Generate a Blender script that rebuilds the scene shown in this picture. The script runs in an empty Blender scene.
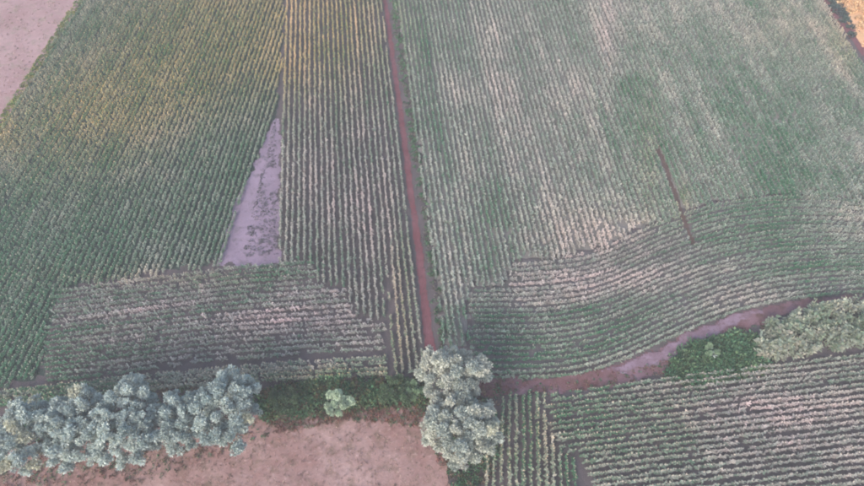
import bpy, bmesh, math, random
import numpy as np
from mathutils import Vector, Matrix, noise as mnoise

random.seed(7)
rng = np.random.default_rng(11)
S = bpy.context.scene
COL = S.collection

# ------------------------------------------------------------------ camera
F_PX, PITCH, CAM_H = 620.0, math.radians(55), 49.0
cam = bpy.data.cameras.new('camera'); camo = bpy.data.objects.new('camera', cam); COL.objects.link(camo)
cam.sensor_width = 36.0; cam.lens = F_PX / 864 * 36; cam.clip_end = 3000
camo.location = (0, 0, CAM_H); camo.rotation_euler = (math.pi / 2 - PITCH, 0, 0)
S.camera = camo
# ------------------------------------------------------------------ light
SUN_EL, SUN_AZ = math.radians(32), math.radians(-150)     # azimuth clockwise from +Y (seen from above)
W = bpy.data.worlds.new('World'); S.world = W; W.use_nodes = True
nt = W.node_tree; nt.nodes.clear()
sky = nt.nodes.new('ShaderNodeTexSky'); sky.sky_type = 'NISHITA'; sky.sun_disc = False
sky.sun_elevation = SUN_EL; sky.sun_rotation = SUN_AZ; sky.dust_density = 3.0; sky.air_density = 1.2
bg = nt.nodes.new('ShaderNodeBackground'); bg.inputs[1].default_value = 0.13
wo = nt.nodes.new('ShaderNodeOutputWorld')
nt.links.new(sky.outputs[0], bg.inputs[0]); nt.links.new(bg.outputs[0], wo.inputs[0])
sun = bpy.data.lights.new('sun', 'SUN'); suno = bpy.data.objects.new('sun', sun); COL.objects.link(suno)
sun.energy = 1.3; sun.angle = math.radians(25); sun.color = (1, .90, .82)
sd = Vector((math.sin(SUN_AZ) * math.cos(SUN_EL), math.cos(SUN_AZ) * math.cos(SUN_EL), math.sin(SUN_EL)))
suno.rotation_euler = sd.to_track_quat('Z', 'Y').to_euler()
suno.location = (0, 0, 80)
S.view_settings.view_transform = 'Standard'; S.view_settings.look = 'None'
S.view_settings.exposure = 1.3; S.view_settings.gamma = 1
S.render.engine = 'CYCLES'
S.cycles.filter_width = 2.0

# ------------------------------------------------------------------ pixel <-> ground
sp_, cp_ = math.sin(PITCH), math.cos(PITCH)
def P(x, y, z=0.0):
    xc, yc = (x - 432) / F_PX, -(y - 243) / F_PX
    dx, dy, dz = xc, cp_ + yc * sp_, -sp_ + yc * cp_
    t = (CAM_H - z) / -dz
    return (dx * t, dy * t)
def PX(X, Y, z):                      # ground -> photo pixel, vectorised
    dz = z - CAM_H
    dep = Y * cp_ - dz * sp_; up = Y * sp_ + dz * cp_
    return 432 + F_PX * X / dep, 243 - F_PX * up / dep
def poly(pts, z=.5):
    return np.array([P(p[0], p[1], p[2] if len(p) > 2 else z) for p in pts])
def inside(pl, X, Y):
    r = np.zeros(len(X), bool); n = len(pl); j = n - 1
    for i in range(n):
        xi, yi = pl[i]; xj, yj = pl[j]
        if yi != yj:
            c = ((yi > Y) != (yj > Y)) & (X < (xj - xi) * (Y - yi) / (yj - yi) + xi)
            r ^= c
        j = i
    return r
def vpdir(vx):
    d = np.array([(vx - 432) / F_PX, 1 / cp_]); return d / np.linalg.norm(d)

def vnoise(X, Y, scale, seed=0):      # cheap smooth value noise, 0..1
    x = X / scale + 137.3 * seed; y = Y / scale + 71.7 * seed
    xi, yi = np.floor(x), np.floor(y); fx, fy = x - xi, y - yi
    fx = fx * fx * (3 - 2 * fx); fy = fy * fy * (3 - 2 * fy)
    def h(a, b):
        v = np.sin(a * 127.1 + b * 311.7 + seed * 17.1) * 43758.5453; return v - np.floor(v)
    return (h(xi, yi) * (1 - fx) + h(xi + 1, yi) * fx) * (1 - fy) + (h(xi, yi + 1) * (1 - fx) + h(xi + 1, yi + 1) * fx) * fy
def fbm(X, Y, s, seed=0):
    return vnoise(X, Y, s, seed) * .55 + vnoise(X, Y, s / 2.3, seed + 3) * .3 + vnoise(X, Y, s / 5.1, seed + 5) * .15

# ------------------------------------------------------------------ materials
def nodes(name):
    m = bpy.data.materials.new(name); m.use_nodes = True
    t = m.node_tree; return m, t, t.nodes['Principled BSDF'], t.nodes['Material Output']
def leaf_mat(name, trans=.25, rough=.6, hue=None):
    m, t, b, o = nodes(name)
    a = t.nodes.new('ShaderNodeAttribute'); a.attribute_name = 'Col'
    tr = t.nodes.new('ShaderNodeBsdfTranslucent'); mx = t.nodes.new('ShaderNodeMixShader')
    mx.inputs[0].default_value = trans
    b.inputs['Roughness'].default_value = rough; b.inputs['Specular IOR Level'].default_value = .3
    t.links.new(a.outputs['Color'], b.inputs['Base Color']); t.links.new(a.outputs['Color'], tr.inputs['Color'])
    t.links.new(b.outputs[0], mx.inputs[1]); t.links.new(tr.outputs[0], mx.inputs[2]); t.links.new(mx.outputs[0], o.inputs[0])
    return m
def soil_mat(name, c1, c2, c3, scale=.5, bump=.5, fine=9.0, spot=None):
    """two large-scale soil tones, fine crumbs of a third, bump."""
    m, t, b, o = nodes(name)
    L = t.links; tc = t.nodes.new('ShaderNodeTexCoord')
    def nz(s, d=5, r=.6):
        n = t.nodes.new('ShaderNodeTexNoise'); n.inputs['Scale'].default_value = s
        n.inputs['Detail'].default_value = d; n.inputs['Roughness'].default_value = r
        L.new(tc.outputs['Object'], n.inputs['Vector']); return n
    def ramp(src, p0, p1):
        r = t.nodes.new('ShaderNodeMapRange'); r.inputs[1].default_value = p0; r.inputs[2].default_value = p1
        L.new(src.outputs['Fac'], r.inputs[0]); return r
    def mix(f, a, bb):
        x = t.nodes.new('ShaderNodeMix'); x.data_type = 'RGBA'; L.new(f.outputs[0], x.inputs[0])
        for i, v in ((6, a), (7, bb)):
            if isinstance(v, tuple): x.inputs[i].default_value = (*v, 1)
            else: L.new(v.outputs[2], x.inputs[i])
        return x
    n1, n2, n3 = nz(scale), nz(fine, 6, .7), nz(scale * 4.3, 4)
    x = mix(ramp(n1, .35, .65), c1, c2)
    x = mix(ramp(n3, .52, .72), x, c3)
    dk = tuple(v * .6 for v in c1); lt = tuple(min(1, v * 1.3) for v in c2)
    x = mix(ramp(n2, .56, .74), x, lt)
    n4 = nz(fine * .6, 5, .7)
    x = mix(ramp(n4, .58, .9), x, dk)
    L.new(x.outputs[2], b.inputs['Base Color']); b.inputs['Roughness'].default_value = .95
    b.inputs['Specular IOR Level'].default_value = .15
    bp = t.nodes.new('ShaderNodeBump'); bp.inputs['Strength'].default_value = bump; bp.inputs['Distance'].default_value = .06
    L.new(n2.outputs['Fac'], bp.inputs['Height']); L.new(bp.outputs[0], b.inputs['Normal'])
    return m
def bark_mat():
    m, t, b, o = nodes('bark')
    n = t.nodes.new('ShaderNodeTexNoise'); n.inputs['Scale'].default_value = 14
    r = t.nodes.new('ShaderNodeValToRGB'); r.color_ramp.elements[0].color = (.05, .04, .035, 1); r.color_ramp.elements[1].color = (.17, .14, .12, 1)
    t.links.new(n.outputs['Fac'], r.inputs[0]); t.links.new(r.outputs[0], b.inputs['Base Color']); b.inputs['Roughness'].default_value = .9
    return m
M_CROP = leaf_mat('maize_leaf', .12); M_WEED = leaf_mat('weed_leaf', .3); M_TREE = leaf_mat('silver_leaf', .3, .55); M_BARK = bark_mat()
M_SOIL = soil_mat('field_soil', (.08, .07, .075), (.115, .095, .105), (.065, .065, .065), .25)
M_FALLOW = soil_mat('fallow_soil', (.28, .175, .18), (.36, .245, .255), (.24, .20, .165), .16, .7, 2.5)
M_CLEAR = soil_mat('clearing_soil', (.22, .12, .11), (.35, .24, .23), (.165, .115, .09), .2, .9, 3.0)
M_PATH = soil_mat('path_soil', (.14, .05, .06), (.17, .075, .09), (.10, .05, .055), .5, .5)
M_TRACK = soil_mat('track_soil', (.13, .06, .06), (.20, .125, .155), (.09, .055, .05), .33, .5)
M_GAP = soil_mat('gap_soil', (.19, .145, .20), (.26, .20, .27), (.13, .11, .135), .3, .5)
M_STUB = soil_mat('stubble_soil', (.60, .36, .20), (.68, .42, .25), (.45, .30, .18), .4, .5)

# ------------------------------------------------------------------ mesh helpers
def tri_mesh(name, V, T, C=None, mat=None, smooth=False):
    V = np.asarray(V, np.float32); T = np.asarray(T, np.int32)
    me = bpy.data.meshes.new(name)
    me.vertices.add(len(V)); me.vertices.foreach_set('co', V.ravel())
    me.loops.add(T.size); me.loops.foreach_set('vertex_index', T.ravel())
    me.polygons.add(len(T)); me.polygons.foreach_set('loop_start', np.arange(0, T.size, 3, dtype=np.int32))
    if C is not None:
        a = me.attributes.new('Col', 'FLOAT_COLOR', 'POINT')
        C4 = np.ones((len(V), 4), np.float32); C4[:, :3] = C; a.data.foreach_set('color', C4.ravel())
    me.update(calc_edges=True)
    if mat: me.materials.append(mat)
    if smooth: me.polygons.foreach_set('use_smooth', np.ones(len(T), bool))
    return me
def link(name, me, parent=None):
    o = bpy.data.objects.new(name, me); COL.objects.link(o)
    if parent: o.parent = parent
    return o
def tag(o, label=None, cat=None, group=None, kind=None):
    for k, v in (('label', label), ('category', cat), ('group', group), ('kind', kind)):
        if v: o[k] = v
    return o
def empty(name, loc): 
    o = bpy.data.objects.new(name, None); COL.objects.link(o); o.location = loc; o.empty_display_size = .3; return o

# ------------------------------------------------------------------ the ground
def sheet(name, pts, z, mat, res=.3, amp=.03, edge=.25):
    pl = poly(pts, 0)
    x0, y0 = pl.min(0); x1, y1 = pl.max(0)
    nx, ny = int((x1 - x0) / res) + 2, int((y1 - y0) / res) + 2
    gx, gy = np.meshgrid(x0 + np.arange(nx) * res, y0 + np.arange(ny) * res)
    gx = gx + (rng.random(gx.shape) - .5) * res * .5; gy = gy + (rng.random(gy.shape) - .5) * res * .5
    cx = (gx[:-1, :-1] + gx[1:, 1:]) / 2; cy = (gy[:-1, :-1] + gy[1:, 1:]) / 2
    jx = (vnoise(cx, cy, .9, 2) - .5) * 2 * edge; jy = (vnoise(cx, cy, .9, 4) - .5) * 2 * edge
    k = inside(pl, (cx + jx).ravel(), (cy + jy).ravel()).reshape(cx.shape)
    V = np.stack([gx, gy, z + amp * fbm(gx, gy, 1.1, 6) + .3 * amp * rng.random(gx.shape)], -1).reshape(-1, 3)
    j, i = np.nonzero(k); a = j * nx + i
    T = np.concatenate([np.stack([a, a + 1, a + nx + 1], 1), np.stack([a, a + nx + 1, a + nx], 1)])
    u, inv = np.unique(T.ravel(), return_inverse=True)
    o = link(name, tri_mesh(name, V[u], inv.reshape(-1, 3), None, mat, True))
    return tag(o, kind='structure')
M_FURROW = soil_mat('furrow_soil', (.10, .065, .06), (.13, .09, .085), (.08, .07, .06), .5)
M_MUD = soil_mat('dried_mud', (.17, .11, .14), (.25, .18, .235), (.14, .085, .10), .9, .5)
M_PALE = soil_mat('pale_crop_soil', (.17, .165, .155), (.22, .205, .20), (.12, .13, .11), .2, .5, 3)
g = link('ground', tri_mesh('ground', [(-700, -500, 0), (700, -500, 0), (700, 900, 0), (-700, 900, 0)], [(0, 1, 2), (0, 2, 3)], None, M_SOIL))
tag(g, kind='structure')
sheet('fallow_field', [(-260, -160), (170, -160), (82, 0), (2, 127), (-110, 305), (-420, 305)], .004, M_FALLOW, .5, .06, .3)
sheet('dirt_clearing', [(-200, 446), (0, 442), (120, 436), (255, 412), (300, 411), (345, 408), (415, 400), (436, 420), (447, 452), (454, 486), (460, 600), (-260, 600)], .004, M_CLEAR, .2, .09, .5)
sheet('dirt_path', [(374, -80), (383, 0), (393.5, 80), (404, 160), (415, 250), (421, 300), (426, 352), (436, 352), (429, 300), (422, 250), (409.8, 160), (398.3, 80), (387, 0), (379, -80)], .008, M_PATH, .12, .03, .1)
sheet('dirt_track', [(470, 366), (500, 377), (545, 380), (590, 373), (625, 361), (655, 349), (690, 333), (730, 317), (770, 305), (840, 296), (980, 289),
                     (980, 298), (840, 306), (790, 315), (740, 332), (700, 352), (668, 371), (640, 380), (600, 388), (540, 394), (480, 397)], .004, M_TRACK, .2, .05, .3)
sheet('bare_soil_gap', [(276, 118), (280, 118), (279, 264), (216, 266), (236, 205)], .004, M_GAP, .15, .05, .4)
sheet('dry_grass_field', [(797, -80), (828, -8), (840, 12), (862, 45), (972, 190), (1232, 190), (1082, -80)], .004, M_STUB, .5, .05, .3)
sheet('corner_path', [(783, -80), (819, -8), (835, 20), (863, 56), (978, 200), (993, 190), (877, 50), (851, 18), (839, -2), (805, -80)], .010, M_PATH, .2, .03, .15)  # path along the dry grass; dark weeds beside it stand in for shadow

sheet('crop_soil', [(386, -80), (397, 0), (410, 80), (422, 160), (434, 250), (444, 345), (468, 343), (468, 285), (507, 283), (512, 259), (560, 255), (600, 247), (650, 223), (685, 211), (720, 199), (771, 193), (822, 193), (864, 198), (985, 212), (853, 56), (815, -3), (778, -80)], .002, M_PALE, .5, .0015, .2)
M_MID = soil_mat('headland_soil', (.105, .10, .10), (.145, .13, .14), (.085, .095, .085), .25, .5, 4)
sheet('crop_soil', [(470, 372), (470, 287), (507, 285), (514, 261), (560, 257), (600, 249), (650, 225), (685, 213), (720, 201), (771, 195), (822, 195), (864, 200), (985, 214), (985, 284), (840, 290), (730, 309), (655, 339), (590, 364), (545, 371)], .002, M_MID, .3, .0015, .1)
M_DARK = soil_mat('dark_green_crop_soil', (.03, .05, .045), (.05, .065, .062), (.03, .055, .045), .3, .5, 5)  # darker, greener soil tones under the slanting rows
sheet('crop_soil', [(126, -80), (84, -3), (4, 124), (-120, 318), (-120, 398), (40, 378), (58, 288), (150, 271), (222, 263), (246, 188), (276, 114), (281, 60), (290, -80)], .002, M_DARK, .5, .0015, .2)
sheet('furrow', [(655, 146), (691.5, 246), (696, 246), (659.5, 146)], .008, M_FURROW, .15, .02, .1)
sheet('dried_mud', [(600, 374), (640, 357), (665, 346), (690, 334), (730, 318), (760, 309), (762, 312), (735, 324), (700, 343), (672, 359), (640, 367)], .07, M_MUD, .15, .02, .3)
# ------------------------------------------------------------------ crops
def maize_template(r):
    V, T, K, H = [], [], [], []          # K: 0 stalk, 1 leaf, 2 tassel ; H: height fraction
    def add(vs, ts, k):
        n = len(V); V.extend(vs); T.extend([tuple(i + n for i in t) for t in ts]); K.extend([k] * len(vs))
    for a in (0, math.pi / 2):
        c, s = math.cos(a) * .016, math.sin(a) * .016
        add([(-c, -s, 0), (c, -(-s), 0), (c * .5, s * .5, .96), (-c * .5, -s * .5, .96)], [(0, 1, 2), (0, 2, 3)], 0)
    n = 7
    for i in range(n):
        z = .2 + .72 * i / (n - 1) + r.uniform(-.02, .02)
        az = (i % 2) * math.pi + r.gauss(0, .5)
        L = r.uniform(.18, .29) * (1.0 if i < n - 3 else .72); w = r.uniform(.04, .06)
        el = r.uniform(.35, .9); dx, dy = math.cos(az), math.sin(az); px, py = -dy, dx
        m = (dx * L * .5 * math.cos(el) * 1.2, dy * L * .5 * math.cos(el) * 1.2, z + L * .45 * math.sin(el))
        t = (dx * L * .95, dy * L * .95, z + L * r.uniform(-.15, .3)); tw = r.uniform(-.02, .02)
        add([(-px * w * .5, -py * w * .5, z), (px * w * .5, py * w * .5, z), (m[0] + px * w, m[1] + py * w, m[2] + tw), (m[0] - px * w, m[1] - py * w, m[2] - tw), t],
            [(0, 1, 2), (0, 2, 3), (3, 2, 4)], 1)
    for i in range(5):
        az = r.uniform(0, 6.28); o = r.uniform(.04, .12); l = r.uniform(.04, .15)
        dx, dy = math.cos(az), math.sin(az)
        add([(-dy * .024, dx * .024, .95), (dy * .024, -dx * .024, .95), (dx * o, dy * o, .95 + l)], [(0, 1, 2)], 2)
    return np.array(V), np.array(T), np.array(K)
_r = random.Random(3)
TPL = [maize_template(_r) for _ in range(10)]
TV = np.stack([t[0] for t in TPL]); TT = TPL[0][1]; TK = TPL[0][2]

# condition of the crop where it stands: (px, py, rx, ry, weight, dryness, tassel colour index)
GREEN = np.array((.06, .165, .09)); GREY = np.array((.24, .285, .235)); STRAW = np.array((.48, .44, .385))
TAS_PALE, TAS_GOLD, TAS_PINK = np.array((.43, .42, .34)), np.array((.80, .47, .13)), np.array((.46, .39, .39))
SPOTS = [  # x, y, rx, ry, ddry, dgold, dpink
    (240, 0, 110, 60, .10, 1.0, 0), (283, 35, 22, 40, .2, .8, 0), (330, 30, 60, 60, .1, .6, 0), (190, 70, 90, 45, .1, .7, 0), (110, 110, 70, 40, .05, .45, 0), (60, 130, 110, 60, .12, .5, 0), (0, 130, 20, 22, .2, .45, 0), (130, 60, 90, 60, 0, .25, 0),
    (20, 300, 60, 110, -.28, 0, 0), (100, 200, 120, 60, -.12, 0, 0), (220, 120, 60, 60, -.1, 0, 0), (25, 350, 50, 50, -.2, 0, 0), (150, 275, 120, 10, .15, .25, 0),
    (120, 320, 80, 40, .12, 0, .5), (270, 320, 110, 45, .12, 0, .6), (240, 280, 40, 14, -.22, 0, 0), (350, 200, 60, 90, .1, 0, .5), (330, 250, 22, 22, -.25, 0, 0), (400, 320, 14, 70, .12, .4, 0),
    (540, 150, 80, 110, .16, 0, .2), (600, 230, 70, 25, .28, .1, .25), (520, 60, 60, 80, .05, 0, .2), (610, 20, 14, 70, .35, 0, .4), (560, 280, 90, 30, .16, 0, .5), (430, 80, 12, 130, -.25, 0, 0),
    (490, 215, 14, 60, -.2, 0, 0), (560, 320, 110, 22, -.28, 0, 0), (530, 355, 80, 28, -.22, 0, 0), (740, 120, 110, 130, -.14, 0, -.2), (650, 150, 12, 60, -.1, .2, 0), (684, 200, 8, 22, .1, .35, 0),
    (780, 230, 90, 45, -.2, 0, -.2), (740, 290, 60, 18, .2, 0, .3), (660, 250, 60, 25, .15, 0, .5), (800, 20, 60, 40, .05, .15, .1), (850, 30, 20, 40, .15, .4, 0), (690, 30, 60, 50, .05, 0, .1),
    (600, 430, 60, 60, -.12, .1, 0), (720, 390, 110, 25, .15, 0, .3), (780, 430, 110, 45, .18, 0, .6), (680, 420, 25, 35, -.2, .1, 0), (500, 450, 30, 60, -.25, .15, 0), (545, 430, 14, 45, .25, .2, .2), (560, 390, 60, 14, -.15, 0, 0),
    (330, 375, 80, 8, -.2, .3, 0), (480, 320, 24, 40, -.1, 0, .2),
]
def condition(X, Y, base):
    x, y = PX(X, Y, .7)
    d, go, pk = (np.full(len(X), float(b)) for b in base)
    for sx, sy, rx, ry, a, b, c in SPOTS:
        w = np.exp(-(((x - sx) / rx) ** 2 + ((y - sy) / ry) ** 2)); d += a * w; go += b * w; pk += c * w
    d += (fbm(X, Y, 6, 1) - .5) * .5 + (vnoise(X, Y, 1.3, 9) - .5) * .25
    return np.clip(d, 0, 1), np.clip(go, 0, 1), np.clip(pk, 0, 1)

def plants_mesh(name, X, Y, ang, base, h0, hv=.11, spread=.42, lean=.05, wide=1.25, streak=.5, tas=1.0):
    n = len(X); ti = rng.integers(0, len(TPL), n)
    hs = h0 * (1 + hv * rng.standard_normal(n).clip(-2, 2)) * (.92 + .16 * fbm(X, Y, 5, 12))
    rz = ang + rng.integers(0, 2, n) * math.pi + rng.standard_normal(n) * spread
    c, s = np.cos(rz), np.sin(rz)
    V = TV[ti]                                              # n,v,3
    wid = wide * hs[:, None] * (.92 + .25 * rng.random(n))[:, None]
    lx, ly = V[..., 0] * wid, V[..., 1] * wid
    Z = V[..., 2] * hs[:, None]
    la = rng.random(n) * 6.28; lm = np.abs(rng.standard_normal(n)) * lean
    ox = (np.cos(la) * lm)[:, None] * Z; oy = (np.sin(la) * lm)[:, None] * Z
    XX = lx * c[:, None] - ly * s[:, None] + X[:, None] + ox
    YY = lx * s[:, None] + ly * c[:, None] + Y[:, None] + oy
    d, go, pk = condition(X, Y, base)
    am = float(np.median(ang)); u = X * math.cos(am) + Y * math.sin(am); v = -X * math.sin(am) + Y * math.cos(am)
    d = d + (fbm(u / 7, v, 1.6, 50) - .5) * streak + rng.standard_normal() * .05
    d = np.clip(d + rng.standard_normal(n) * .10, 0, 1)
    lc = np.where(d[:, None] < .5, GREEN + (GREY - GREEN) * (d[:, None] * 2), GREY + (STRAW - GREY) * (d[:, None] * 2 - 1))
    lc = lc * (1 + .16 * rng.standard_normal((n, 1))).clip(.5, 1.6)
    lc = lc * (1 + pk[:, None] * (np.array((1.12, .93, 1.06)) - 1))
    lc = lc * (1 + (go * .65)[:, None] * (np.array((1.55, 1.1, .5)) - 1))
    tc = TAS_PALE + (TAS_GOLD - TAS_PALE) * go[:, None] + (TAS_PINK - TAS_PALE) * (pk * (1 - go))[:, None]
    tc = tc * (.8 + .5 * d)[:, None] * (1 + .15 * rng.standard_normal((n, 1))).clip(.6, 1.4)
    tc = lc + (tc - lc) * tas
    C = np.where((TK == 2)[None, :, None], tc[:, None, :], lc[:, None, :])
    lv = np.ones((n, len(TK))); nl = 7
    for i in range(nl):                                     # every leaf a little different, lower ones drier
        k = slice(8 + i * 5, 13 + i * 5); lv[:, k] = (1 + .18 * rng.standard_normal((n, 1))).clip(.55, 1.5)
    C = (C * lv[..., None]).clip(.01, .85)
    nv = V.shape[1]
    T = (TT[None] + (np.arange(n) * nv)[:, None, None]).reshape(-1, 3)
    return tri_mesh(name, np.stack([XX, YY, Z], -1).reshape(-1, 3), T, C.reshape(-1, 3), M_CROP)

SP = .20
def row_points(line, wb=1.0):                 # line: polyline (m,2) -> evenly spaced jittered plant spots + heading
    seg = np.diff(line, axis=0); ln = np.hypot(seg[:, 0], seg[:, 1]); cum = np.concatenate([[0], np.cumsum(ln)])
    t = np.arange(0, cum[-1], SP) + rng.random(max(1, int(math.ceil(cum[-1] / SP)))) [: len(np.arange(0, cum[-1], SP))] * SP * .6
    X = np.interp(t, cum, line[:, 0]); Y = np.interp(t, cum, line[:, 1])
    i = np.clip(np.searchsorted(cum, t) - 1, 0, len(seg) - 1); a = np.arctan2(seg[i, 1], seg[i, 0])
    ph = rng.random() * 50
    wob = wb * (vnoise(t + ph, t * 0, 6, 3) - .5) * .13 + (vnoise(t + ph, t * 0, 1.3, 8) - .5) * .07 + rng.standard_normal(len(t)) * .03
    return X - np.sin(a) * wob, Y + np.cos(a) * wob, a
def straight_rows(pl, vps, y_ref, spacing, x_from, x_to):
    """rows through a reference line, heading for the vanishing point of that side of the field"""
    X0, Yr = P(x_from, y_ref, .5); X1, _ = P(x_to, y_ref, .5)
    out = []; X = X0
    while X < X1:
        f = (X - X0) / (X1 - X0); d = vpdir(vps[0] + (vps[1] - vps[0]) * f); b = np.array([X, Yr])
        out.append(np.array([b - d * 70, b + d * 90])); X += spacing / d[1]
    return out
def curve_rows(top, bot, n, ext=0):
    A = np.array([P(x, y, .5) for x, y in top]); B = np.array([P(x, y, .5) for x, y in bot])
    def res(L, m=60):
        s = np.concatenate([[0], np.cumsum(np.hypot(*np.diff(L, axis=0).T))]); t = np.linspace(0, s[-1], m)
        q = np.stack([np.interp(t, s, L[:, 0]), np.interp(t, s, L[:, 1])], 1)
        for _ in range(6): q[1:-1] = (q[:-2] + 2 * q[1:-1] + q[2:]) / 4
        return q
    A, B = res(A), res(B)
    return [A + (B - A) * ((i + .5) / n) for i in range(n)]
def field(label, lines, polys, excl, base, h0, cat='crop', miss=.05, name='row_crop', wob=1.0, rag=1.0, **kw):
    pts = []
    for ln in lines:
        X, Y, a = row_points(ln, wob)
        k = np.zeros(len(X), bool)
        jx = (vnoise(X, Y, .8, 61) - .5) * rag; jy = (vnoise(X, Y, .8, 67) - .5) * rag * 1.4
        for p in polys: k |= inside(p, X + jx, Y + jy)
        for p in excl: k &= ~inside(p, X, Y)
        thin = fbm(X, Y, 2.5, 21)
        k &= rng.random(len(X)) > miss + .5 * np.clip(.27 - thin, 0, 1) * 4
        if k.sum() > 40:                       # a row broken by a long gap is two rows
            X, Y, a = X[k], Y[k], a[k]; cut = np.nonzero(np.hypot(np.diff(X), np.diff(Y)) > 2.2)[0] + 1
            for xs, ys, as_ in zip(np.split(X, cut), np.split(Y, cut), np.split(a, cut)):
                if len(xs) > 8: pts.append((xs, ys, as_))
    cx = float(np.mean(np.concatenate([p[0] for p in pts]))); cy = float(np.mean(np.concatenate([p[1] for p in pts])))
    root = tag(empty(name, (cx, cy, 0)), label, cat, 'blocks of row crop seen from above')
    for X, Y, a in pts:
        me = plants_mesh('crop_row', X, Y, a, base, h0, **kw)
        o = link('crop_row', me, root); o.matrix_parent_inverse = Matrix.Translation((-cx, -cy, 0))
    return root

furrow = poly([(626, 25), (634, 85), (638, 85), (630, 25)], .3); furrow2 = poly([(655, 148), (690.5, 244), (696.5, 244), (660, 148)], .3)
# left field, slanting rows
PL_L = poly([(125, -75), (82, -3), (0, 124), (-110, 296), (-110, 398), (0, 383), (38, 379), (44, 330), (58, 290), (150, 272), (222, 262), (246, 185), (276, 112), (281, 60), (291, -75)], .5)
field('big slanting-row crop field filling the upper left, between pink bare soil and wedge-shaped gap',
      straight_rows(PL_L, (505, 505), 250, .55, -330, 330), [PL_L], [], (.25, .03, .05), .52, wide=1.75)
# strip between the gap and the red path
PL_M = poly([(289, -75), (282, 60), (278.5, 112), (278, 256), (312, 257), (315, 282), (345, 286), (351, 300), (360, 316), (383, 318), (381, 270), (389, 270), (391, 376), (426, 377), (422, 330), (416, 270), (403, 160), (392.5, 80), (382.5, 0), (373, -75)], .5)
field('tan-tinged upright crop strip running along the left side of the thin red path',
      straight_rows(PL_M, (306, 306), 200, .585, 281, 410), [PL_M], [], (.38, .06, .35), .6, wide=1.7, streak=.7, tas=.75)
# left headland rows
field('grey-purple crop block with sideways rows below the wedge-shaped bare gap',
      curve_rows([(-60, 302), (40, 291), (150, 275), (240, 263), (320, 258), (390, 253)], [(-60, 392), (0, 387), (100, 377), (200, 362), (300, 355), (390, 349)], 18),
      [poly([(46, 330), (60, 287), (150, 270), (230, 258), (313, 254), (316, 284), (345, 288), (351, 302), (361, 318), (382, 318), (384, 349), (200, 363), (40, 385)], .5)], [], (.36, .0, .6), .56, wide=1.6, hv=.16, miss=.07, wob=.8, streak=.8, tas=.8)
field('narrow double row of crop above the silver trees, below a dark furrow',
      curve_rows([(-110, 402), (0, 390), (100, 378), (162, 372), (200, 368), (290, 361), (386, 355)], [(-110, 418), (0, 406), (100, 395), (200, 386), (290, 380), (386, 376)], 4),
      [poly([(-110, 396), (0, 386), (200, 364), (385, 350), (386, 376), (-110, 425)], .5)], [], (.42, .12, .2), .8, miss=.1)
# right field
PL_R = poly([(384, -75), (395, 0), (408, 80), (420, 160), (432, 250), (440, 300), (444, 345), (468, 346), (468, 284), (507, 282), (512, 258), (560, 254), (600, 246), (650, 222), (685, 212), (720, 201), (771, 196), (822, 196), (864, 201), (990, 216), (862, 58), (837, 20), (824, -3), (788, -75)], .5)
field('wide pale crop field with lengthwise rows on the right side of the thin red path',
      straight_rows(PL_R, (312, 372), 200, .54, 415, 1130), [PL_R], [furrow2], (.45, .0, .0), .58, wide=1.95, streak=.9, tas=.7)
HT = [(455, 257), (515, 257), (560, 254), (600, 247), (650, 223), (685, 211), (720, 200), (771, 194), (822, 194), (864, 199), (990, 215)]
HB = [(455, 379), (498, 379), (537, 380), (588, 374), (623, 362), (654, 348), (680, 335), (715, 320), (747, 309), (781, 301), (835, 294), (870, 291), (990, 287)]
field('curving sideways crop rows sweeping above the bending dirt track',
      curve_rows(HT, HB, 23), [poly([(470, 374), (472, 350), (470, 284), (508, 284), (514, 259), (560, 256), (600, 248), (650, 223), (685, 211), (720, 199), (771, 193), (822, 193), (864, 198), (990, 214), (990, 292), (835, 299), (747, 317), (680, 343), (623, 371), (588, 382), (537, 386), (470, 386)], .5)],
      [furrow2], (.44, .02, .15), .56, wide=1.62, streak=.8, tas=.85)
# bottom right
field('bottom right crop block with crosswise rows below the dirt track',
      curve_rows([(480, 400), (570, 388), (690, 373), (864, 351), (990, 336)], [(480, 585), (600, 569), (864, 537), (990, 521)], 28),
      [poly([(549, 390), (600, 384), (690, 372), (760, 363), (864, 350), (990, 334), (1010, 600), (610, 600), (594, 486), (577, 452), (556, 440), (552, 425)], .5)], [], (.42, .05, .25), .62, wide=1.6, streak=.7)
field('small green crop corner with upright rows beside the right-hand silver trees',
      straight_rows(None, (520, 524), 440, .555, 474, 600),
      [poly([(493, 398), (520, 393), (546, 393), (549, 428), (553, 443), (573, 455), (590, 486), (604, 590), (470, 590), (476, 486), (492, 440)], .5)], [], (.32, .1, .1), .65, wide=1.6, streak=.8)

# ------------------------------------------------------------------ scattered growth
def scatter(pl, n):
    x0, y0 = pl.min(0); x1, y1 = pl.max(0); X = rng.uniform(x0, x1, n * 6); Y = rng.uniform(y0, y1, n * 6)
    k = inside(pl, X, Y); return X[k][:n], Y[k][:n]
# patch of maize without rows
pl = poly([(753, 350), (766, 322), (794, 312), (828, 303), (864, 300), (990, 292), (990, 326), (864, 346), (790, 357), (762, 360)], .5)
X, Y = scatter(pl, 900)
o = link('leafy_crop', plants_mesh('leafy_crop', X, Y, rng.random(len(X)) * 6.28, (.44, .2, -.6), 1.2, .2, 1.5, .2, 1.4, tas=.15))
tag(o, 'patch of tangled light green crop without rows, below the right end of the track', 'crop patch', kind='stuff')

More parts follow.
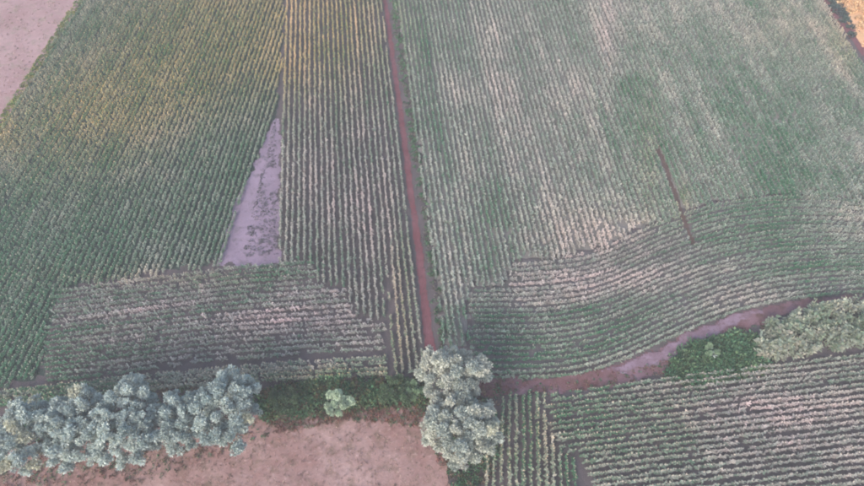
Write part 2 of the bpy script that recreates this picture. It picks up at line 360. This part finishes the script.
def leaf_cloud(cen, rad, n, size, col, cvar=.25, up=.4, flat=.8):
    """n leaf-shaped faces spread in domes; cen (m,3), rad (m,), col (m,3)"""
    m = len(cen); idx = np.repeat(np.arange(m), n); N = len(idx)
    d = rng.standard_normal((N, 3)); d[:, 2] = np.abs(d[:, 2]) * flat; d /= np.linalg.norm(d, axis=1)[:, None]
    r = rad[idx] * rng.random(N) ** .45
    p = cen[idx] + d * r[:, None]
    ax = d + rng.standard_normal((N, 3)) * .6; ax[:, 2] += up; ax /= np.linalg.norm(ax, axis=1)[:, None]
    sd_ = np.cross(ax, rng.standard_normal((N, 3))); sd_ /= np.linalg.norm(sd_, axis=1)[:, None] + 1e-6
    l = size * rng.uniform(.6, 1.4, N)[:, None]; w = l * .22
    V = np.stack([p, p + ax * l * .5 + sd_ * w, p + ax * l, p + ax * l * .5 - sd_ * w], 1).reshape(-1, 3)
    b = np.arange(N) * 4; T = np.concatenate([np.stack([b, b + 1, b + 2], 1), np.stack([b, b + 2, b + 3], 1)])
    C = col[idx] * (1 + cvar * rng.standard_normal((N, 1))).clip(.4, 1.8)
    return V, T, np.repeat(C, 4, axis=0).clip(.01, .8)
def weeds(name, label, pts, n, rmin, rmax, cols, leaves=36, size=.2, cat='weeds', z=0, up=.5, hug=1):
    pl = poly(pts, 0); X, Y = scatter(pl, n)
    k = fbm(X, Y, 2.0, 31) > .5 - hug * .5; X, Y = X[k], Y[k]
    rad = rng.uniform(rmin, rmax, len(X)); c = np.array(cols)[rng.integers(0, len(cols), len(X))]
    t = fbm(X, Y, 1.5, 40)[:, None]; c = c * (.6 + .8 * t)
    V, T, C = leaf_cloud(np.stack([X, Y, np.zeros(len(X)) + z], 1), rad, leaves, size, c, .25, up)
    V[:, 2] = np.maximum(V[:, 2], .004)
    return tag(link(name, tri_mesh(name, V, T, C, M_WEED)), label, cat, kind='stuff')
G1, G2, G3 = (.07, .18, .10), (.10, .21, .11), (.15, .24, .13)
DRY1, DRY2 = (.30, .22, .16), (.20, .15, .11)
weeds('weeds', 'dark green weed strip between the double crop row and reddish dirt clearing', [(258, 392), (300, 384), (388, 378), (424, 378), (428, 404), (345, 411), (262, 420)], 330, .15, .6, [G1, G2, G2, G3, (.20, .24, .11), (.16, .12, .08)], 54, .26, hug=.8)
weeds('weeds', 'low dark weeds on the strip behind the row of silver trees', [(-110, 430), (0, 405), (130, 392), (260, 384), (262, 412), (120, 436), (-110, 460)], 260, .2, .45, [G1, G2, DRY2], 40, .2, hug=.8)
weeds('weeds', 'lush green weed patch between dirt track and crosswise crop rows', [(664, 380), (682, 348), (740, 333), (768, 342), (766, 372), (700, 386)], 300, .25, .65, [G1, G1, G2, G3], 60, .26)
weeds('weeds', 'green weeds tucked under the right-hand silver trees', [(430, 400), (500, 385), (505, 440), (478, 500), (452, 500), (444, 440)], 150, .2, .5, [G1, G2, DRY2], 45, .2)
weeds('weeds', 'sparse verge grass between the thin red path and pale right field', [(390, 0), (401, 80), (413, 160), (425, 250), (433, 300), (440, 352), (448, 352), (441, 300), (434, 250), (420, 160), (407, 80), (396, 0)], 500, .1, .25, [G1, G2, (.17, .16, .15)], 26, .16, hug=.75)
weeds('weeds', 'patches of low weeds on the lilac bare wedge', [(276, 115), (277, 255), (240, 258), (255, 200)], 900, .04, .15, [(.07, .09, .09), (.12, .12, .13)], 12, .09, hug=.30)
weeds('weeds', 'yellow-green weed fringe along the edge of the pink bare field', [(117, -70), (78, -3), (-4, 124), (-100, 275), (-92, 278), (4, 126), (85, -3), (124, -70)], 1300, .06, .18, [(.15, .25, .11), (.22, .28, .11), (.34, .34, .13)], 22, .14)
weeds('dry_grass', 'thin dry grass tufts across the reddish dirt clearing', [(-200, 450), (0, 448), (255, 418), (415, 406), (440, 440), (452, 500), (-200, 530)], 2600, .04, .18, [DRY1, (.24, .17, .13), (.38, .24, .20), (.18, .16, .11), (.45, .36, .29)], 12, .10, 'dry grass', hug=.75)
weeds('dry_grass', 'scattered dry tufts on the pink bare field in the top left corner', [(-150, -70), (112, -70), (72, 0), (-8, 124), (-110, 285), (-200, 200)], 2600, .05, .2, [(.36, .25, .24), (.24, .18, .15), (.44, .33, .31), (.22, .20, .14)], 10, .12, 'dry grass', hug=.8)
weeds('dry_grass', 'tall straw-coloured dry grass in the top right corner', [(802, -75), (832, -8), (844, 12), (866, 45), (969, 175), (1034, 120), (944, -75)], 1500, .3, .7, [(.72, .46, .26), (.62, .40, .22), (.75, .52, .32)], 36, .3, 'dry grass')
weeds('weeds', 'added dark weeds standing in for the dry grass shadow beside the top right path', [(788, -75), (821, -8), (836, 18), (850, 38), (856, 34), (844, 12), (834, -8), (800, -75)], 200, .2, .5, [(.05, .08, .09), (.06, .10, .09)], 60, .22)  # added weeds, coloured dark blue-green to stand in for the dry grass's shadow
weeds('weeds', 'reddish low weeds and litter along the dirt track', [(470, 374), (545, 384), (640, 368), (700, 342), (780, 316), (780, 324), (700, 356), (650, 380), (545, 396), (480, 398)], 240, .05, .2, [(.22, .10, .09), DRY2, G1], 20, .12, hug=.5)

weeds('weeds', 'low mixed weeds on the soil at the foot of the lower left trees', [(-110, 470), (0, 452), (130, 452), (262, 420), (300, 425), (230, 452), (150, 482), (-110, 500)], 420, .08, .26, [G1, (.13, .14, .08), (.24, .12, .10), DRY2], 22, .15, hug=.62)
weeds('weeds', 'rust-brown dry weeds fringing the upper edge of the dirt clearing', [(262, 424), (300, 415), (345, 411), (415, 402), (436, 420), (450, 462), (440, 466), (424, 428), (350, 420), (285, 432)], 520, .06, .24, [(.24, .10, .085), (.30, .15, .11), (.17, .12, .08), G2], 22, .14, hug=.8)
# ------------------------------------------------------------------ trees
def shell_leaves(cen, rad, n, size, base, cvar=.14):
    """leaves lying like shingles on a lumpy ball"""
    d = rng.standard_normal((n, 3)); d /= np.linalg.norm(d, axis=1)[:, None]
    d[:, 2] = np.where(d[:, 2] < -.35, -d[:, 2], d[:, 2])
    p = cen + d * (rad * (.72 + .36 * rng.random(n)))[:, None]
    q = rng.standard_normal((n, 3)); ax = q - (q * d).sum(1)[:, None] * d; ax /= np.linalg.norm(ax, axis=1)[:, None]
    ax = ax + d * rng.uniform(.3, 1.5, n)[:, None]; ax /= np.linalg.norm(ax, axis=1)[:, None]
    sd_ = np.cross(d, ax) + rng.standard_normal((n, 3)) * .35; sd_ /= np.linalg.norm(sd_, axis=1)[:, None]
    l = size * rng.uniform(.6, 1.4, n)[:, None]; w = l * .24
    V = np.stack([p, p + ax * l * .5 + sd_ * w, p + ax * l, p + ax * l * .5 - sd_ * w], 1).reshape(-1, 3)
    b = np.arange(n) * 4; T = np.concatenate([np.stack([b, b + 1, b + 2], 1), np.stack([b, b + 2, b + 3], 1)])
    C = np.array(base)[None] * (1 + cvar * rng.standard_normal((n, 1))).clip(.5, 1.6)
    return V, T, np.repeat(C, 4, axis=0).clip(.01, .8)
def clump_mesh(i, base, n=300):
    Vs, Ts, Cs, off = [], [], [], 0
    lobes = [((0, 0, .08), .34, n)] + [((random.gauss(0, .24), random.gauss(0, .24), random.uniform(-.1, .42)), random.uniform(.14, .24), n // 4) for _ in range(6)]
    for c, r_, k in lobes:
        V, T, C = shell_leaves(np.array(c), r_, k, .20, np.array(base) * random.uniform(.9, 1.15))
        Vs.append(V); Ts.append(T + off); Cs.append(C); off += len(V)
    return tri_mesh('foliage_clump', np.concatenate(Vs), np.concatenate(Ts), np.concatenate(Cs), M_TREE)
SILVER, SILVER2, WARM, PALEG = (.47, .535, .505), (.39, .465, .45), (.52, .53, .43), (.42, .52, .39)
CL = {'r': [clump_mesh(i, c_) for i, c_ in enumerate([(.49, .52, .465), (.45, .49, .44), (.41, .46, .425), (.52, .54, .48)])], 's': [clump_mesh(i, SILVER) for i in range(4)] + [clump_mesh(i, SILVER2) for i in range(3)], 'w': [clump_mesh(i, WARM) for i in range(2)], 'g': [clump_mesh(i, PALEG) for i in range(3)],
      'm': [clump_mesh(i, (.22, .33, .21)) for i in range(2)], 'd': [clump_mesh(i, (.09, .15, .085)) for i in range(3)]}
def tube(path, radii, seg=7):
    V, T = [], []
    for i, (p, r) in enumerate(zip(path, radii)):
        a = Vector(path[min(i + 1, len(path) - 1)]) - Vector(path[max(i - 1, 0)]); a.normalize()
        u = a.orthogonal().normalized(); v = a.cross(u)
        for k in range(seg):
            an = 2 * math.pi * k / seg; q = Vector(p) + (u * math.cos(an) + v * math.sin(an)) * r; V.append(tuple(q))
        if i:
            for k in range(seg):
                a0 = (i - 1) * seg + k; b0 = (i - 1) * seg + (k + 1) % seg
                T += [(a0, b0, b0 + seg), (a0, b0 + seg, a0 + seg)]
    n = len(V); V.append(tuple(path[-1])); T += [((len(path) - 1) * seg + k, (len(path) - 1) * seg + (k + 1) % seg, n) for k in range(seg)]
    return tri_mesh('wood', V, T, None, M_BARK, True)
def tree(name, label, px, py, rx, ry, H, n, kinds, cat='tree', group=None, warm=0, csize=1.0, seed=0):
    """crown centre seen at (px,py); rx, ry crown radii in metres, H total height"""
    r = random.Random(seed); zc = H * .62; X, Y = P(px, py, zc)
    root = tag(empty(name, (X, Y, 0)), label, cat, group)
    th = H * .42
    link('trunk', tube([(0, 0, -.1), (.05, .03, th * .4), (-.04, .06, th * .8), (0, 0, th * 1.15)], [.045 * H * .6, .036 * H * .6, .03 * H * .6, .02 * H * .6]), root)
    pts = []
    tries = 0
    while len(pts) < n and tries < 6000:
        tries += 1
        a = r.uniform(0, 6.283); u = r.uniform(-.1, 1); s = math.sqrt(1 - u * u); k = r.uniform(.72, 1.02) if r.random() < .8 else r.uniform(.3, .7)
        wob = 1 + .08 * math.sin(3 * a + seed) + .06 * math.sin(5 * a + seed * 2.3)
        p = Vector((math.cos(a) * s * rx * k * wob, math.sin(a) * s * ry * k * wob, zc + u * (H - zc) * k))
        if all((p - q).length > .83 * csize for q in pts): pts.append(p)
    nl = 6 if n > 20 else 3
    for i in range(nl):
        a = 6.283 * (i + r.uniform(-.3, .3)) / nl; e = Vector((math.cos(a) * rx * .7, math.sin(a) * ry * .7, zc + r.uniform(0, .25) * H * .5))
        b = Vector((0, 0, th * r.uniform(.6, 1.0))); m = b.lerp(e, .5) + Vector((0, 0, .1 * H * .4))
        link('limb', tube([b, m, e], [.018 * H * .7, .013 * H * .7, .006 * H], 6), root)
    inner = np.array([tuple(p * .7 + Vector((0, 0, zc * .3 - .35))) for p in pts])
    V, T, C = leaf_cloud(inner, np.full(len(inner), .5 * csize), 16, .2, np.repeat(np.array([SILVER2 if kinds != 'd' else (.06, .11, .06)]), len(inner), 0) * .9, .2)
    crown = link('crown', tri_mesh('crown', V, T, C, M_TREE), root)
    for p in pts:
        kk = 'w' if r.random() < warm else kinds
        c = link('foliage_clump', r.choice(CL[kk]), crown); c.location = p
        out = Vector((p.x / rx, p.y / ry, .9)); c.rotation_euler = (out.to_track_quat('Z', 'Y') @ Matrix.Rotation(r.uniform(0, 6.28), 3, 'Z').to_quaternion()).to_euler()
        sc = csize * r.uniform(.74, 1.02); c.scale = (sc, sc, sc * r.uniform(1.0, 1.45))
    return root
GR = 'row of silver trees at lower left'
tree('silver_tree', 'leftmost silver-leaved tree at the photo edge, tinged yellowish', 35, 434, 2.2, 2.5, 5.0, 44, 's', group=GR, warm=.08, seed=1)
tree('silver_tree', 'second silver-leaved tree from the left in the lower left row', 86, 430, 2.1, 2.7, 5.2, 44, 's', group=GR, warm=.02, seed=2)
tree('silver_tree', 'middle silver-leaved tree of the lower left row, reaching furthest down', 130, 422, 2.1, 3.0, 5.6, 48, 's', group=GR, seed=3)
tree('silver_tree', 'smaller silver-leaved tree, fourth from the left with dark gap above', 178, 424, 1.8, 2.1, 4.6, 34, 's', group=GR, seed=4)
tree('silver_tree', 'rightmost silver-leaved tree of the lower left row, beside green weeds', 226, 412, 2.4, 2.7, 5.6, 46, 's', group=GR, warm=.04, seed=5)
tree('silver_tree', 'upper of two grey-green trees at the foot of the red path', 453, 378, 2.4, 2.1, 5.6, 50, 'r', group='two trees where path meets track', seed=6)
tree('silver_tree', 'lower of two grey-green trees, cream-tinted top, beside dirt clearing', 460, 431, 2.5, 2.2, 5.8, 52, 'r', group='two trees where path meets track', warm=.10, seed=7)
tree('young_tree', 'small pale green young tree alone in the weed strip', 338, 404, .85, .95, 2.6, 11, 'g', cat='young tree', csize=.7, seed=8)
tree('bush', 'rounded leafy green bush between young tree and right-hand trees', 397, 390, 1.1, .8, 1.7, 12, 'd', cat='bush', csize=.8, seed=9)
tree('bush', 'dark green leafy bush beside the rightmost tree of the lower left row', 283, 402, .9, .8, 1.5, 10, 'd', cat='bush', csize=.75, seed=12)
tree('bush', 'low green bush right against the upper of two grey-green trees', 414, 391, .6, .6, 1.3, 6, 'm', cat='bush', csize=.65, seed=13)
tree('bush', 'small pale bush standing in the lush weed patch beside the track', 713, 352, .5, .5, 1.7, 4, 'm', cat='bush', csize=.55, seed=10)

# ------------------------------------------------------------------ evening haze over the fields
m = bpy.data.materials.new('haze_air'); m.use_nodes = True; t = m.node_tree; t.nodes.clear()
pv = t.nodes.new('ShaderNodeVolumePrincipled'); pv.inputs['Color'].default_value = (.93, .93, .96, 1); pv.inputs['Density'].default_value = .0014
out = t.nodes.new('ShaderNodeOutputMaterial'); t.links.new(pv.outputs[0], out.inputs['Volume'])
x0, x1, y0, y1, z0, z1 = -720, 720, -520, 920, -1.0, 51.0
V = [(x, y, z) for z in (z0, z1) for x, y in ((x0, y0), (x1, y0), (x1, y1), (x0, y1))]
T = [(0, 2, 1), (0, 3, 2), (4, 5, 6), (4, 6, 7)] + sum([[(i, (i + 1) % 4, 4 + (i + 1) % 4), (i, 4 + (i + 1) % 4, 4 + i)] for i in range(4)], [])
hz = link('haze', tri_mesh('haze', V, T, None, m)); tag(hz, 'thin evening haze hanging over the fields', 'haze', kind='stuff')
